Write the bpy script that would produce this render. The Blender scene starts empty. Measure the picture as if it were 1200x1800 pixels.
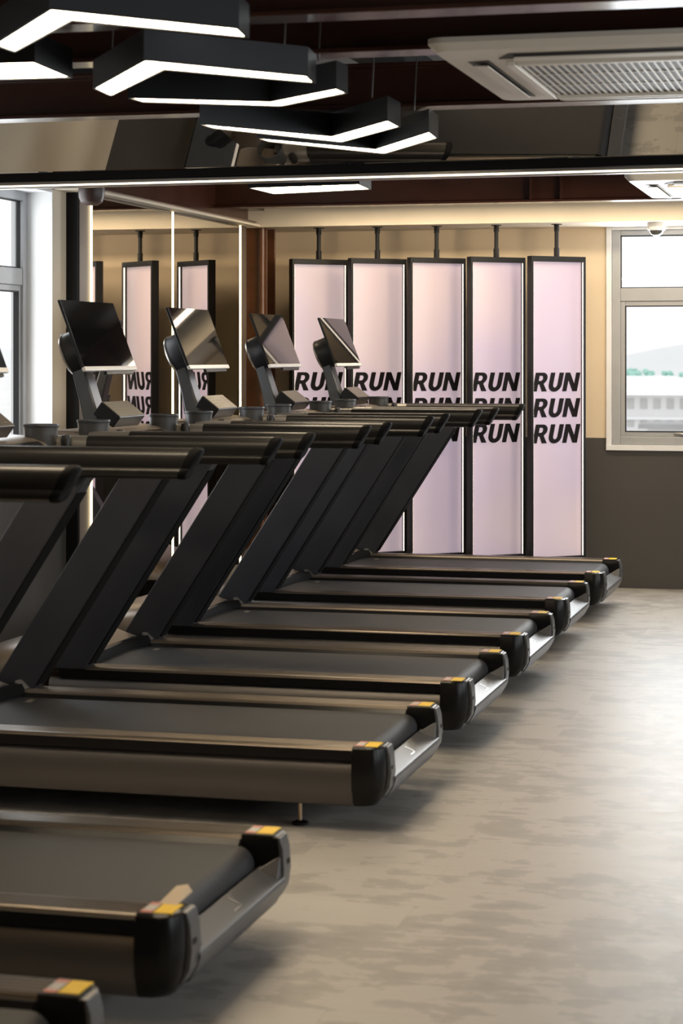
import bpy, bmesh, math, random
from mathutils import Vector, Matrix

random.seed(4)
C = bpy.context.scene.collection
SC = bpy.context.scene
R = math.radians

# ------------------------------------------------------------------ camera
cam_data = bpy.data.cameras.new('camera')
cam = bpy.data.objects.new('camera', cam_data)
C.objects.link(cam)
cam.location = (0, 0, 1.5)
cam.rotation_euler = (R(90), 0, R(14.5))
cam_data.sensor_fit = 'AUTO'
cam_data.sensor_width = 36
cam_data.lens = 72.8
cam_data.shift_y = -274 / 1800
cam_data.clip_start = 0.05
cam_data.clip_end = 6000
cam_data.dof.use_dof = True
cam_data.dof.focus_distance = 11.0
cam_data.dof.aperture_fstop = 5.6
SC.camera = cam

# ------------------------------------------------------------------ exposure, world, big lights
SC.view_settings.view_transform = 'Standard'
SC.view_settings.look = 'None'
SC.view_settings.exposure = 0.0
SC.view_settings.gamma = 1.0
SC.view_settings.use_curve_mapping = False
SC.cycles.use_denoising = True
SC.cycles.max_bounces = 10
SC.cycles.glossy_bounces = 6
SC.cycles.sample_clamp_indirect = 6.0
SC.cycles.caustics_reflective = False
SC.cycles.caustics_refractive = False

world = bpy.data.worlds.new('overcast_sky')
SC.world = world
world.use_nodes = True
bg = world.node_tree.nodes['Background']
bg.inputs[0].default_value = (0.96, 0.98, 1.0, 1)
bg.inputs[1].default_value = 1.35


def area(name, loc, rot, sx, sy, energy, color):
    l = bpy.data.lights.new(name, 'AREA')
    l.shape = 'RECTANGLE'
    l.size, l.size_y, l.energy, l.color = sx, sy, energy, color
    o = bpy.data.objects.new(name, l)
    C.objects.link(o)
    o.location, o.rotation_euler = loc, rot
    return o


# daylight entering through the openings of the right wall (X = 3.5), facing -X
DAY = (0.93, 0.97, 1.0)
for wy in (2.2, 5.0, 7.8, 10.6):
    area('window_daylight', (3.47, wy, 1.63), (0, R(90), 0), 1.36, 2.0, 40, DAY)
# daylight through the two visible window openings
area('back_window_daylight', (-0.95, 13.40, 1.63), (R(-90), 0, 0), 1.4, 1.36, 55, DAY)
area('side_window_daylight', (-4.13, 9.23, 1.63), (0, R(-90), 0), 1.3, .85, 12, DAY)
# added warm fill above the near floor, without a fixture
WARM = (1.0, 0.68, 0.36)
area('front_warm_fill', (-1.6, 1.4, 2.5), (0, 0, 0), 1.2, 2.2, 24, WARM)
# two added fill lights brightening the back wall, no fixtures there
for lx, ly, tx in ((0.7, 9.2, -2.6), (-0.6, 10.6, -3.7)):
    d = Vector((tx, 13.4, 1.7)) - Vector((lx, ly, 2.28))
    o = area('back_wall_fill', (lx, ly, 2.28), d.to_track_quat('-Z', 'Y').to_euler(), 0.5, 0.3, 11, (1.0, 0.78, 0.50))
    o.data.spread = R(100)


# ------------------------------------------------------------------ materials
def new_mat(name):
    m = bpy.data.materials.new(name)
    m.use_nodes = True
    nt = m.node_tree
    return m, nt, nt.nodes['Principled BSDF']


def mat(name, col, rough=0.5, metal=0.0, noise=0.0, nscale=8.0, bump=0.0, bscale=200.0, spec=None, stretch=(1, 1, 1), rvar=0.0, coat=0.0):
    m, nt, b = new_mat(name)
    b.inputs['Base Color'].default_value = (*col, 1)
    b.inputs['Roughness'].default_value = rough
    b.inputs['Metallic'].default_value = metal
    if spec is not None:
        b.inputs['Specular IOR Level'].default_value = spec
    if coat:
        b.inputs['Coat Weight'].default_value = coat
        b.inputs['Coat Roughness'].default_value = 0.12
    tc = nt.nodes.new('ShaderNodeTexCoord')
    mp = nt.nodes.new('ShaderNodeMapping')
    mp.inputs['Scale'].default_value = stretch
    nt.links.new(tc.outputs['Object'], mp.inputs['Vector'])
    if noise or rvar:
        n = nt.nodes.new('ShaderNodeTexNoise')
        n.inputs['Scale'].default_value = nscale
        n.inputs['Detail'].default_value = 5
        nt.links.new(mp.outputs[0], n.inputs['Vector'])
        if noise:
            r = nt.nodes.new('ShaderNodeMapRange')
            r.inputs['From Min'].default_value = 0.3
            r.inputs['From Max'].default_value = 0.7
            r.inputs['To Min'].default_value = 1 - noise
            r.inputs['To Max'].default_value = 1 + noise
            nt.links.new(n.outputs['Fac'], r.inputs['Value'])
            mx = nt.nodes.new('ShaderNodeVectorMath')
            mx.operation = 'SCALE'
            mx.inputs[0].default_value = col
            nt.links.new(r.outputs[0], mx.inputs['Scale'])
            nt.links.new(mx.outputs[0], b.inputs['Base Color'])
        if rvar:
            r2 = nt.nodes.new('ShaderNodeMapRange')
            r2.inputs['To Min'].default_value = max(0, rough - rvar)
            r2.inputs['To Max'].default_value = rough + rvar
            nt.links.new(n.outputs['Fac'], r2.inputs['Value'])
            nt.links.new(r2.outputs[0], b.inputs['Roughness'])
    if bump:
        n2 = nt.nodes.new('ShaderNodeTexNoise')
        n2.inputs['Scale'].default_value = bscale
        n2.inputs['Detail'].default_value = 3
        nt.links.new(mp.outputs[0], n2.inputs['Vector'])
        bp = nt.nodes.new('ShaderNodeBump')
        bp.inputs['Strength'].default_value = bump
        bp.inputs['Distance'].default_value = 0.002
        nt.links.new(n2.outputs['Fac'], bp.inputs['Height'])
        nt.links.new(bp.outputs[0], b.inputs['Normal'])
    return m


def emit(name, col, strength):
    m, nt, b = new_mat(name)
    b.inputs['Base Color'].default_value = (0.8, 0.8, 0.8, 1)
    b.inputs['Emission Color'].default_value = (*col, 1)
    b.inputs['Emission Strength'].default_value = strength
    return m


def glass_mat():
    m = bpy.data.materials.new('window_glass')
    m.use_nodes = True
    nt = m.node_tree
    nt.nodes.clear()
    out = nt.nodes.new('ShaderNodeOutputMaterial')
    mx = nt.nodes.new('ShaderNodeMixShader')
    mx.inputs[0].default_value = 0.06
    t = nt.nodes.new('ShaderNodeBsdfTransparent')
    g = nt.nodes.new('ShaderNodeBsdfGlossy')
    g.inputs['Roughness'].default_value = 0.02
    nt.links.new(t.outputs[0], mx.inputs[1])
    nt.links.new(g.outputs[0], mx.inputs[2])
    nt.links.new(mx.outputs[0], out.inputs[0])
    return m


def wall_mat(name, low, high, split):
    """painted plaster: dark dado below `split`, light paint above"""
    m, nt, b = new_mat(name)
    geo = nt.nodes.new('ShaderNodeNewGeometry')
    sep = nt.nodes.new('ShaderNodeSeparateXYZ')
    nt.links.new(geo.outputs['Position'], sep.inputs[0])
    cmp_ = nt.nodes.new('ShaderNodeMath')
    cmp_.operation = 'GREATER_THAN'
    cmp_.inputs[1].default_value = split
    nt.links.new(sep.outputs['Z'], cmp_.inputs[0])
    n = nt.nodes.new('ShaderNodeTexNoise')
    n.inputs['Scale'].default_value = 2.5
    n.inputs['Detail'].default_value = 6
    nt.links.new(geo.outputs['Position'], n.inputs['Vector'])
    mx = nt.nodes.new('ShaderNodeMix')
    mx.data_type = 'RGBA'
    mx.inputs['A'].default_value = (*low, 1)
    mx.inputs['B'].default_value = (*high, 1)
    nt.links.new(cmp_.outputs[0], mx.inputs['Factor'])
    hsv = nt.nodes.new('ShaderNodeHueSaturation')
    mr = nt.nodes.new('ShaderNodeMapRange')
    mr.inputs['To Min'].default_value = 0.94
    mr.inputs['To Max'].default_value = 1.06
    nt.links.new(n.outputs['Fac'], mr.inputs['Value'])
    nt.links.new(mr.outputs[0], hsv.inputs['Value'])
    nt.links.new(mx.outputs['Result'], hsv.inputs['Color'])
    nt.links.new(hsv.outputs[0], b.inputs['Base Color'])
    b.inputs['Roughness'].default_value = 0.6
    n2 = nt.nodes.new('ShaderNodeTexNoise')
    n2.inputs['Scale'].default_value = 120
    nt.links.new(geo.outputs['Position'], n2.inputs['Vector'])
    bp = nt.nodes.new('ShaderNodeBump')
    bp.inputs['Strength'].default_value = 0.12
    bp.inputs['Distance'].default_value = 0.002
    nt.links.new(n2.outputs['Fac'], bp.inputs['Height'])
    nt.links.new(bp.outputs[0], b.inputs['Normal'])
    return m


def floor_mat():
    m, nt, b = new_mat('vinyl_plank_floor')
    L = nt.links
    geo = nt.nodes.new('ShaderNodeNewGeometry')
    mp = nt.nodes.new('ShaderNodeMapping')
    L.new(geo.outputs['Position'], mp.inputs['Vector'])
    br = nt.nodes.new('ShaderNodeTexBrick')
    br.offset = 0.37
    br.inputs['Scale'].default_value = 1.0
    br.inputs['Brick Width'].default_value = 1.22
    br.inputs['Row Height'].default_value = 0.23
    br.inputs['Mortar Size'].default_value = 0.0016
    br.inputs['Mortar Smooth'].default_value = 0.3
    br.inputs['Color1'].default_value = (0.0, 0.0, 0.0, 1)
    br.inputs['Color2'].default_value = (1, 1, 1, 1)
    br.inputs['Mortar'].default_value = (0.5, 0.5, 0.5, 1)
    L.new(mp.outputs[0], br.inputs['Vector'])
    # streaks along the planks
    mp2 = nt.nodes.new('ShaderNodeMapping')
    mp2.inputs['Scale'].default_value = (3.0, 9.0, 1)
    L.new(geo.outputs['Position'], mp2.inputs['Vector'])
    n = nt.nodes.new('ShaderNodeTexNoise')
    n.inputs['Scale'].default_value = 1.6
    n.inputs['Detail'].default_value = 9
    n.inputs['Roughness'].default_value = 0.7
    L.new(mp2.outputs[0], n.inputs['Vector'])
    n3 = nt.nodes.new('ShaderNodeTexNoise')
    n3.inputs['Scale'].default_value = 6.5
    n3.inputs['Detail'].default_value = 7
    L.new(geo.outputs['Position'], n3.inputs['Vector'])
    add = nt.nodes.new('ShaderNodeMath')
    add.operation = 'MULTIPLY_ADD'
    add.inputs[1].default_value = 0.85
    L.new(n3.outputs['Fac'], add.inputs[0])
    L.new(n.outputs['Fac'], add.inputs[2])
    sep = nt.nodes.new('ShaderNodeSeparateColor')
    L.new(br.outputs['Color'], sep.inputs[0])
    add2 = nt.nodes.new('ShaderNodeMath')
    add2.operation = 'MULTIPLY_ADD'
    add2.inputs[1].default_value = 0.2
    L.new(sep.outputs[0], add2.inputs[0])
    L.new(add.outputs[0], add2.inputs[2])
    cr = nt.nodes.new('ShaderNodeValToRGB')
    cr.color_ramp.elements[0].position = 0.70
    cr.color_ramp.elements[0].color = (0.255, 0.237, 0.213, 1)
    cr.color_ramp.elements[1].position = 1.30
    cr.color_ramp.elements[1].color = (0.40, 0.378, 0.345, 1)
    e = cr.color_ramp.elements.new(0.99)
    e.color = (0.315, 0.294, 0.266, 1)
    cr.color_ramp.interpolation = 'EASE'
    L.new(add2.outputs[0], cr.inputs[0])
    mx = nt.nodes.new('ShaderNodeMix')
    mx.data_type = 'RGBA'
    mx.inputs['B'].default_value = (0.27, 0.235, 0.2, 1)
    L.new(cr.outputs[0], mx.inputs['A'])
    ml = nt.nodes.new('ShaderNodeMath')
    ml.operation = 'MULTIPLY'
    ml.inputs[1].default_value = 0.35
    L.new(br.outputs['Fac'], ml.inputs[0])
    L.new(ml.outputs[0], mx.inputs['Factor'])
    L.new(mx.outputs['Result'], b.inputs['Base Color'])
    rr = nt.nodes.new('ShaderNodeMapRange')
    rr.inputs['To Min'].default_value = 0.34
    rr.inputs['To Max'].default_value = 0.50
    L.new(n.outputs['Fac'], rr.inputs['Value'])
    L.new(rr.outputs[0], b.inputs['Roughness'])
    bp = nt.nodes.new('ShaderNodeBump')
    bp.inputs['Strength'].default_value = 0.10
    bp.inputs['Distance'].default_value = 0.003
    L.new(n.outputs['Fac'], bp.inputs['Height'])
    L.new(bp.outputs[0], b.inputs['Normal'])
    return m


def print_mat():
    """printed lavender / pink sheet of the light boxes"""
    m, nt, b = new_mat('lavender_print')
    L = nt.links
    geo = nt.nodes.new('ShaderNodeNewGeometry')
    mp = nt.nodes.new('ShaderNodeMapping')
    mp.inputs['Scale'].default_value = (0.8, 0.8, 0.9)
    L.new(geo.outputs['Position'], mp.inputs['Vector'])
    n = nt.nodes.new('ShaderNodeTexNoise')
    n.inputs['Scale'].default_value = 1.3
    n.inputs['Detail'].default_value = 1
    L.new(mp.outputs[0], n.inputs['Vector'])
    cr = nt.nodes.new('ShaderNodeValToRGB')
    cr.color_ramp.elements[0].position = 0.38
    cr.color_ramp.elements[0].color = (0.41, 0.335, 0.42, 1)
    cr.color_ramp.elements[1].position = 0.62
    cr.color_ramp.elements[1].color = (0.485, 0.39, 0.41, 1)
    L.new(n.outputs['Fac'], cr.inputs[0])
    sc_ = nt.nodes.new('ShaderNodeVectorMath')
    sc_.operation = 'SCALE'
    sc_.inputs['Scale'].default_value = 0.75
    L.new(cr.outputs[0], sc_.inputs[0])
    L.new(sc_.outputs[0], b.inputs['Base Color'])
    L.new(cr.outputs[0], b.inputs['Emission Color'])
    b.inputs['Emission Strength'].default_value = 0.70
    b.inputs['Roughness'].default_value = 0.35
    return m


M = {}
M['floor'] = floor_mat()
M['wall'] = wall_mat('cream_wall_dark_dado', (0.068, 0.062, 0.058), (0.74, 0.61, 0.445), 0.97)
M['white_wall'] = wall_mat('pale_wall_dark_dado', (0.062, 0.056, 0.050), (0.68, 0.60, 0.48), 0.97)
M['grey_wall'] = wall_mat('dark_grey_wall', (0.062, 0.056, 0.050), (0.14, 0.135, 0.13), 0.97)
M['soffit'] = mat('cream_soffit', (0.74, 0.655, 0.53), 0.6, noise=0.04, nscale=3, bump=0.1)
M['reveal'] = mat('white_reveal_paint', (0.80, 0.80, 0.79), 0.55, noise=0.03, nscale=4, bump=0.1)
M['ceiling'] = mat('grey_ceiling_sheet', (0.20, 0.19, 0.18), 0.7, noise=0.1, nscale=2)
M['beam'] = mat('oxide_red_steel', (0.062, 0.0225, 0.0145), 0.27, noise=0.25, nscale=5, bump=0.15, bscale=40, stretch=(.4, 1, 1), coat=0.3)
M['column'] = mat('brown_steel', (0.105, 0.042, 0.018), 0.30, noise=0.25, nscale=6, bump=0.2, bscale=60)
M['black_frame'] = mat('black_frame_metal', (0.008, 0.0078, 0.0085), 0.45, noise=0.1, nscale=20, bump=0.08, spec=0.22)
M['black_panel'] = mat('black_panel', (0.008, 0.008, 0.009), 0.55, noise=0.1, spec=0.2)
M['margin'] = mat('taupe_laminate', (0.15, 0.118, 0.10), 0.35, noise=0.06)
M['cup'] = mat('dark_grey_cup', (0.055, 0.056, 0.058), 0.4, metal=0.3, noise=0.06)
M['charcoal'] = mat('charcoal_coated_metal', (0.027, 0.029, 0.037), 0.42, noise=0.10, nscale=5, bump=0.05, bscale=500, rvar=0.05, spec=0.42)
M['grip'] = mat('black_grip', (0.011, 0.0102, 0.0098), 0.36, noise=0.10, nscale=10, bump=0.03, bscale=500, spec=0.4)
M['plastic'] = mat('black_plastic', (0.0065, 0.0062, 0.0065), 0.28, noise=0.1, nscale=10, bump=0.04, bscale=600, spec=0.22)
M['skirt'] = mat('satin_bronze_grey_metal', (0.125, 0.116, 0.111), 0.42, metal=0.75, noise=0.06, nscale=6, stretch=(.2, 1, 1), rvar=0.06)
M['rail'] = mat('ribbed_rail_metal', (0.135, 0.112, 0.09), 0.33, metal=0.7, noise=0.08, nscale=8, stretch=(.15, 6, 1), rvar=0.05)
M['belt'] = mat('running_belt_rubber', (0.018, 0.018, 0.0205), 0.58, noise=0.10, nscale=7, bump=0.25, bscale=700, spec=0.38)
M['bumper'] = mat('grey_bumper_plastic', (0.10, 0.10, 0.103), 0.36, metal=0.3, noise=0.05, nscale=8, bump=0.05, bscale=500)
M['hood'] = mat('satin_hood', (0.23, 0.19, 0.155), 0.34, metal=0.5, noise=0.05, nscale=4)
M['grey_metal'] = mat('grey_sleeve_metal', (0.30, 0.285, 0.265), 0.34, metal=0.7, noise=0.06, nscale=10)
M['mast'] = mat('slate_mast_metal', (0.082, 0.086, 0.092), 0.36, metal=0.5, noise=0.06, nscale=8)
M['silver'] = mat('silver_trim', (0.62, 0.61, 0.60), 0.25, metal=0.9, noise=0.04)
M['bolt'] = mat('brass_bolt', (0.55, 0.42, 0.28), 0.3, metal=0.9, noise=0.05)
M['bar_white'] = mat('white_bezel', (0.72, 0.70, 0.69), 0.35, noise=0.03)
M['screen'] = mat('black_screen_glass', (0.006, 0.006, 0.007), 0.035, noise=0.05, spec=0.9)
M['keypad'] = mat('dark_keypad_glass', (0.09, 0.078, 0.064), 0.32, noise=0.05, spec=1.0)
M['keymark'] = mat('pale_key_print', (0.16, 0.14, 0.12), 0.4, noise=0.05)
M['yellow'] = mat('yellow_label', (0.92, 0.60, 0.02), 0.38, noise=0.04, nscale=30)
M['label_grey'] = mat('label_grey_white', (0.52, 0.49, 0.45), 0.4, noise=0.15, nscale=120)
M['label_red'] = mat('label_red_mark', (0.62, 0.26, 0.21), 0.4, noise=0.15, nscale=120)
M['paper'] = mat('tan_paper', (0.62, 0.50, 0.36), 0.7, noise=0.06)
M['mirror'] = mat('mirror_silver', (0.93, 0.90, 0.84), 0.015, metal=1.0, noise=0.01)
M['mirror_dark'] = mat('smoked_mirror', (0.66, 0.64, 0.61), 0.015, metal=1.0, noise=0.01)
M['led'] = emit('warm_led_strip', (1.0, 0.80, 0.45), 4.0)
M['led_white'] = emit('neutral_led_strip', (1.0, 0.86, 0.66), 3.2)
M['led_sign'] = emit('sign_edge_led', (1.0, 0.84, 0.66), 2.6)
M['lamp'] = emit('pendant_diffuser', (1.0, 0.81, 0.56), 26.0)
M['pendant'] = mat('black_pendant_metal', (0.0085, 0.0095, 0.0115), 0.45, noise=0.1, nscale=6, bump=0.04, spec=0.3)
M['wire'] = mat('steel_wire', (0.25, 0.24, 0.23), 0.3, metal=0.9, noise=0.05)
M['print'] = print_mat()
M['ink'] = mat('black_letter_vinyl', (0.006, 0.0045, 0.005), 0.55, noise=0.08, spec=0.12)
M['alu'] = mat('grey_window_aluminium', (0.43, 0.44, 0.46), 0.42, metal=0.25, noise=0.04, nscale=8)
M['white_trim'] = mat('white_trim_paint', (0.80, 0.81, 0.83), 0.45, noise=0.03)
M['matte_black'] = mat('matte_black', (0.005, 0.005, 0.0055), 0.7, noise=0.1, spec=0.08)
M['gasket'] = mat('black_gasket', (0.012, 0.012, 0.012), 0.5, noise=0.08)
M['glass'] = glass_mat()
M['ac'] = mat('warm_white_plastic', (0.82, 0.77, 0.68), 0.42, noise=0.03, nscale=4)
M['ac_dark'] = mat('vent_shadow_plastic', (0.05, 0.045, 0.042), 0.5, noise=0.1)
M['cctv'] = mat('camera_white_plastic', (0.74, 0.73, 0.71), 0.35, noise=0.03)
M['dome'] = mat('smoked_dome', (0.06, 0.058, 0.055), 0.08, noise=0.05, spec=0.8)
M['drum'] = mat('brown_metal', (0.050, 0.026, 0.021), 0.4, noise=0.1)
M['cable'] = mat('black_cable', (0.008, 0.008, 0.008), 0.5, noise=0.1)
M['out_white'] = mat('pale_render', (0.82, 0.81, 0.80), 0.8, noise=0.04, nscale=.3)  # outdoor albedos are paled: distance haze put into the colour
M['out_roof'] = mat('white_roof_sheet', (0.94, 0.94, 0.94), 0.7, noise=0.02, nscale=.2)
M['out_grey'] = mat('pale_grey_wall', (0.56, 0.55, 0.54), 0.8, noise=0.08, nscale=.3)
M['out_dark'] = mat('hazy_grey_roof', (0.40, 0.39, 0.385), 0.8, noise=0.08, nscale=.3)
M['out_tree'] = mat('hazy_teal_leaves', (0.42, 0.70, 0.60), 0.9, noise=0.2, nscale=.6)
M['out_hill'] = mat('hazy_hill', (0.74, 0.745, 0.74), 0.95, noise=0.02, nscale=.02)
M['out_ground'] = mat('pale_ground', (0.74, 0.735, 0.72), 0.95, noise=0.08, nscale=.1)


# ------------------------------------------------------------------ mesh helpers
class MB:
    def __init__(self):
        self.v, self.f, self.mi = [], [], []

    def add(self, vs, fs, mi=0):
        b = len(self.v)
        self.v += [tuple(p) for p in vs]
        self.f += [tuple(i + b for i in f) for f in fs]
        self.mi += [mi] * len(fs)
        return self

    def box(self, x0, x1, y0, y1, z0, z1, mi=0):
        vs = [(x, y, z) for x in (x0, x1) for y in (y0, y1) for z in (z0, z1)]
        return self.add(vs, [(0, 1, 3, 2), (4, 6, 7, 5), (0, 4, 5, 1), (2, 3, 7, 6), (0, 2, 6, 4), (1, 5, 7, 3)], mi)

    def loft(self, rings, cap=True, mi=0, closed=True):
        n = len(rings[0])
        vs = [p for r in rings for p in r]
        fs = []
        for k in range(len(rings) - 1):
            for i in range(n if closed else n - 1):
                j = (i + 1) % n
                fs.append((k * n + i, k * n + j, (k + 1) * n + j, (k + 1) * n + i))
        if cap:
            fs.append(tuple(range(n - 1, -1, -1)))
            fs.append(tuple(range((len(rings) - 1) * n, len(rings) * n)))
        return self.add(vs, fs, mi)

    def prism(self, pts, axis, a0, a1, mi=0):
        """extrude a 2D outline along an axis; outline is (the other two axes in order)"""
        def P(p, a):
            if axis == 'x':
                return (a, p[0], p[1])
            if axis == 'y':
                return (p[0], a, p[1])
            return (p[0], p[1], a)
        return self.loft([[P(p, a0) for p in pts], [P(p, a1) for p in pts]], mi=mi)

    def tube(self, p0, p1, r0, r1=None, n=16, mi=0):
        r1 = r0 if r1 is None else r1
        p0, p1 = Vector(p0), Vector(p1)
        d = (p1 - p0).normalized()
        a = d.orthogonal().normalized()
        b = d.cross(a)
        rings = []
        for p, r in ((p0, r0), (p1, r1)):
            rings.append([p + a * math.cos(t) * r + b * math.sin(t) * r for t in [2 * math.pi * i / n for i in range(n)]])
        return self.loft(rings, mi=mi)

    def lathe(self, prof, center=(0, 0, 0), n=28, mi=0, frame=None):
        """prof: (radius, height) pairs, axis z (or frame matrix)"""
        rings = []
        for r, h in prof:
            ring = []
            for i in range(n):
                t = 2 * math.pi * i / n
                v = Vector((max(r, 1e-4) * math.cos(t), max(r, 1e-4) * math.sin(t), h))
                if frame is not None:
                    v = frame @ v
                ring.append(v + Vector(center))
            rings.append(ring)
        return self.loft(rings, mi=mi)

    def xform(self, mtx):
        self.v = [tuple(mtx @ Vector(p)) for p in self.v]
        return self

    def build(self, name, mats, parent=None, bevel=0.0, seg=2, smooth=35):
        me = bpy.data.meshes.new(name)
        me.from_pydata(self.v, [], self.f)
        me.validate()
        if not isinstance(mats, (list, tuple)):
            mats = [mats]
        for m_ in mats:
            me.materials.append(m_)
        for i, p in enumerate(me.polygons):
            if i < len(self.mi):
                p.material_index = self.mi[i]
        bm = bmesh.new()
        bm.from_mesh(me)
        bmesh.ops.recalc_face_normals(bm, faces=bm.faces)
        bm.to_mesh(me)
        bm.free()
        for p in me.polygons:
            p.use_smooth = True
        me.set_sharp_from_angle(angle=R(smooth))
        o = bpy.data.objects.new(name, me)
        C.objects.link(o)
        if parent:
            o.parent = parent
        if bevel:
            md = o.modifiers.new('bevel', 'BEVEL')
            md.width = bevel
            md.segments = seg
            md.limit_method = 'ANGLE'
            md.angle_limit = R(35)
            md.harden_normals = True
        return o


def tag(o, label, cat, group=None, kind=None):
    if label:
        o['label'] = label
    if cat:
        o['category'] = cat
    if group:
        o['group'] = group
    if kind:
        o['kind'] = kind
    return o


def empty(name, loc, rz=0.0):
    o = bpy.data.objects.new(name, None)
    o.empty_display_size = 0.2
    C.objects.link(o)
    o.location = loc
    o.rotation_euler = (0, 0, rz)
    return o


def kids(o):
    return [c for c in C.objects if c.parent == o]


def copy_tree(o, parent=None):
    c = o.copy()
    C.objects.link(c)
    c.parent = parent
    for ch in kids(o):
        copy_tree(ch, c)
    return c


def struct(o, label=None, cat=None):
    o['kind'] = 'structure'
    if label:
        o['label'] = label
    if cat:
        o['category'] = cat
    return o


# ================================================================== THE SETTING
XW, XR, YF, YB, ZC = -4.014, 3.5, -2.6, 13.43, 2.78

struct(MB().box(XW - .3, XR + .3, YF - .2, YB + .3, -0.2, 0).build('floor', M['floor']),
       'grey-beige wood-look vinyl plank floor running under the treadmills', 'floor')
struct(MB().box(XW - .3, XR + .3, YF - .2, YB + .3, ZC, ZC + .12).build('ceiling', M['ceiling']),
       'grey sheet ceiling glimpsed above the brown beams', 'ceiling')

# window openings: back wall and left wall share sill 0.93 and head 2.335
SILL, HEAD = 0.925, 2.335
WX0, WX1 = -1.665, -0.22          # back window opening
mb = MB()
mb.box(XW - .3, WX0, YB, YB + .22, 0, ZC)
mb.box(WX1, XR + .3, YB, YB + .22, 0, ZC)
mb.box(WX0, WX1, YB, YB + .22, 0, SILL)
mb.box(WX0, WX1, YB, YB + .22, HEAD, ZC)
struct(mb.build('wall_back', M['wall']), 'cream back wall with dark grey lower band behind the glowing panels', 'wall')

LW = [(8.75, 9.715), (5.1, 6.9)]    # left wall window openings in Y, the second added for light
mb = MB()
ys = [YF, 5.1, 6.9, 8.75, 9.715, YB]
for a, b_ in ((ys[0], ys[1]), (ys[2], ys[3]), (ys[4], ys[5])):
    mb.box(XW - .22, XW, a, b_, 0, ZC)
for a, b_ in LW:
    mb.box(XW - .22, XW, a, b_, 0, SILL)
    mb.box(XW - .22, XW, a, b_, HEAD, ZC)
struct(mb.build('wall_left', M['white_wall']), 'left wall with dark lower band beside the mirrors', 'wall')
mb = MB()
RW = [(1.2, 3.2), (4.0, 6.0), (6.8, 8.8), (9.6, 11.6)]
prev = YF
for a, b_ in RW:
    mb.box(XR, XR + .22, prev, a, 0, ZC)
    mb.box(XR, XR + .22, a, b_, 0, SILL)
    mb.box(XR, XR + .22, a, b_, HEAD, ZC)
    prev = b_
mb.box(XR, XR + .22, prev, YB, 0, ZC)
struct(mb.build('wall_right', M['grey_wall']), 'right wall with a row of windows', 'wall')
struct(MB().box(XW - .2, XR + .2, YF - .2, YF, 0, ZC).build('wall_front', M['grey_wall']), 'wall behind the camera', 'wall')

# soffit across the back wall (its underside carries the sign rods)
struct(MB().box(XW, XR, 12.86, YB, 2.335, ZC).build('ceiling_soffit', M['soffit'], bevel=.004),
       'cream boxed soffit across the top of the back wall', 'soffit')
# ledge above the wall mirrors
struct(MB().box(XW, -3.868, 9.72, 12.86, 2.337, 2.352).build('trim_1', M['soffit'], bevel=.002),
       'cream ledge running above the wall mirrors', 'ledge')
struct(MB().box(XW, -3.845, 9.72, 12.70, 2.352, 2.362).box(XW, -3.95, 9.72, 12.855, 2.362, 2.61).build('ceiling_edge_beam', M['beam'], bevel=.002),
       'dark brown edge beam running back above the wall mirrors', 'beam')
# white window lintel strip over the left window
struct(MB().box(XW - .2, XW + .004, 8.75, 9.715, HEAD - .012, HEAD).build('trim_2', M['white_trim']), 'white head strip above the left window', 'trim')
# reveal lining of left windows
for a, b_ in LW:
    mb = MB()
    mb.box(XW - .22, XW + .002, b_ - .006, b_ + .002, SILL, HEAD)
    mb.box(XW - .22, XW + .002, a - .002, a + .006, SILL, HEAD)
    mb.box(XW - .22, XW + .02, a, b_, SILL - .004, SILL + .012)
    struct(mb.build('window_reveal', M['reveal']), 'white painted reveal of the left window', 'window reveal')


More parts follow.
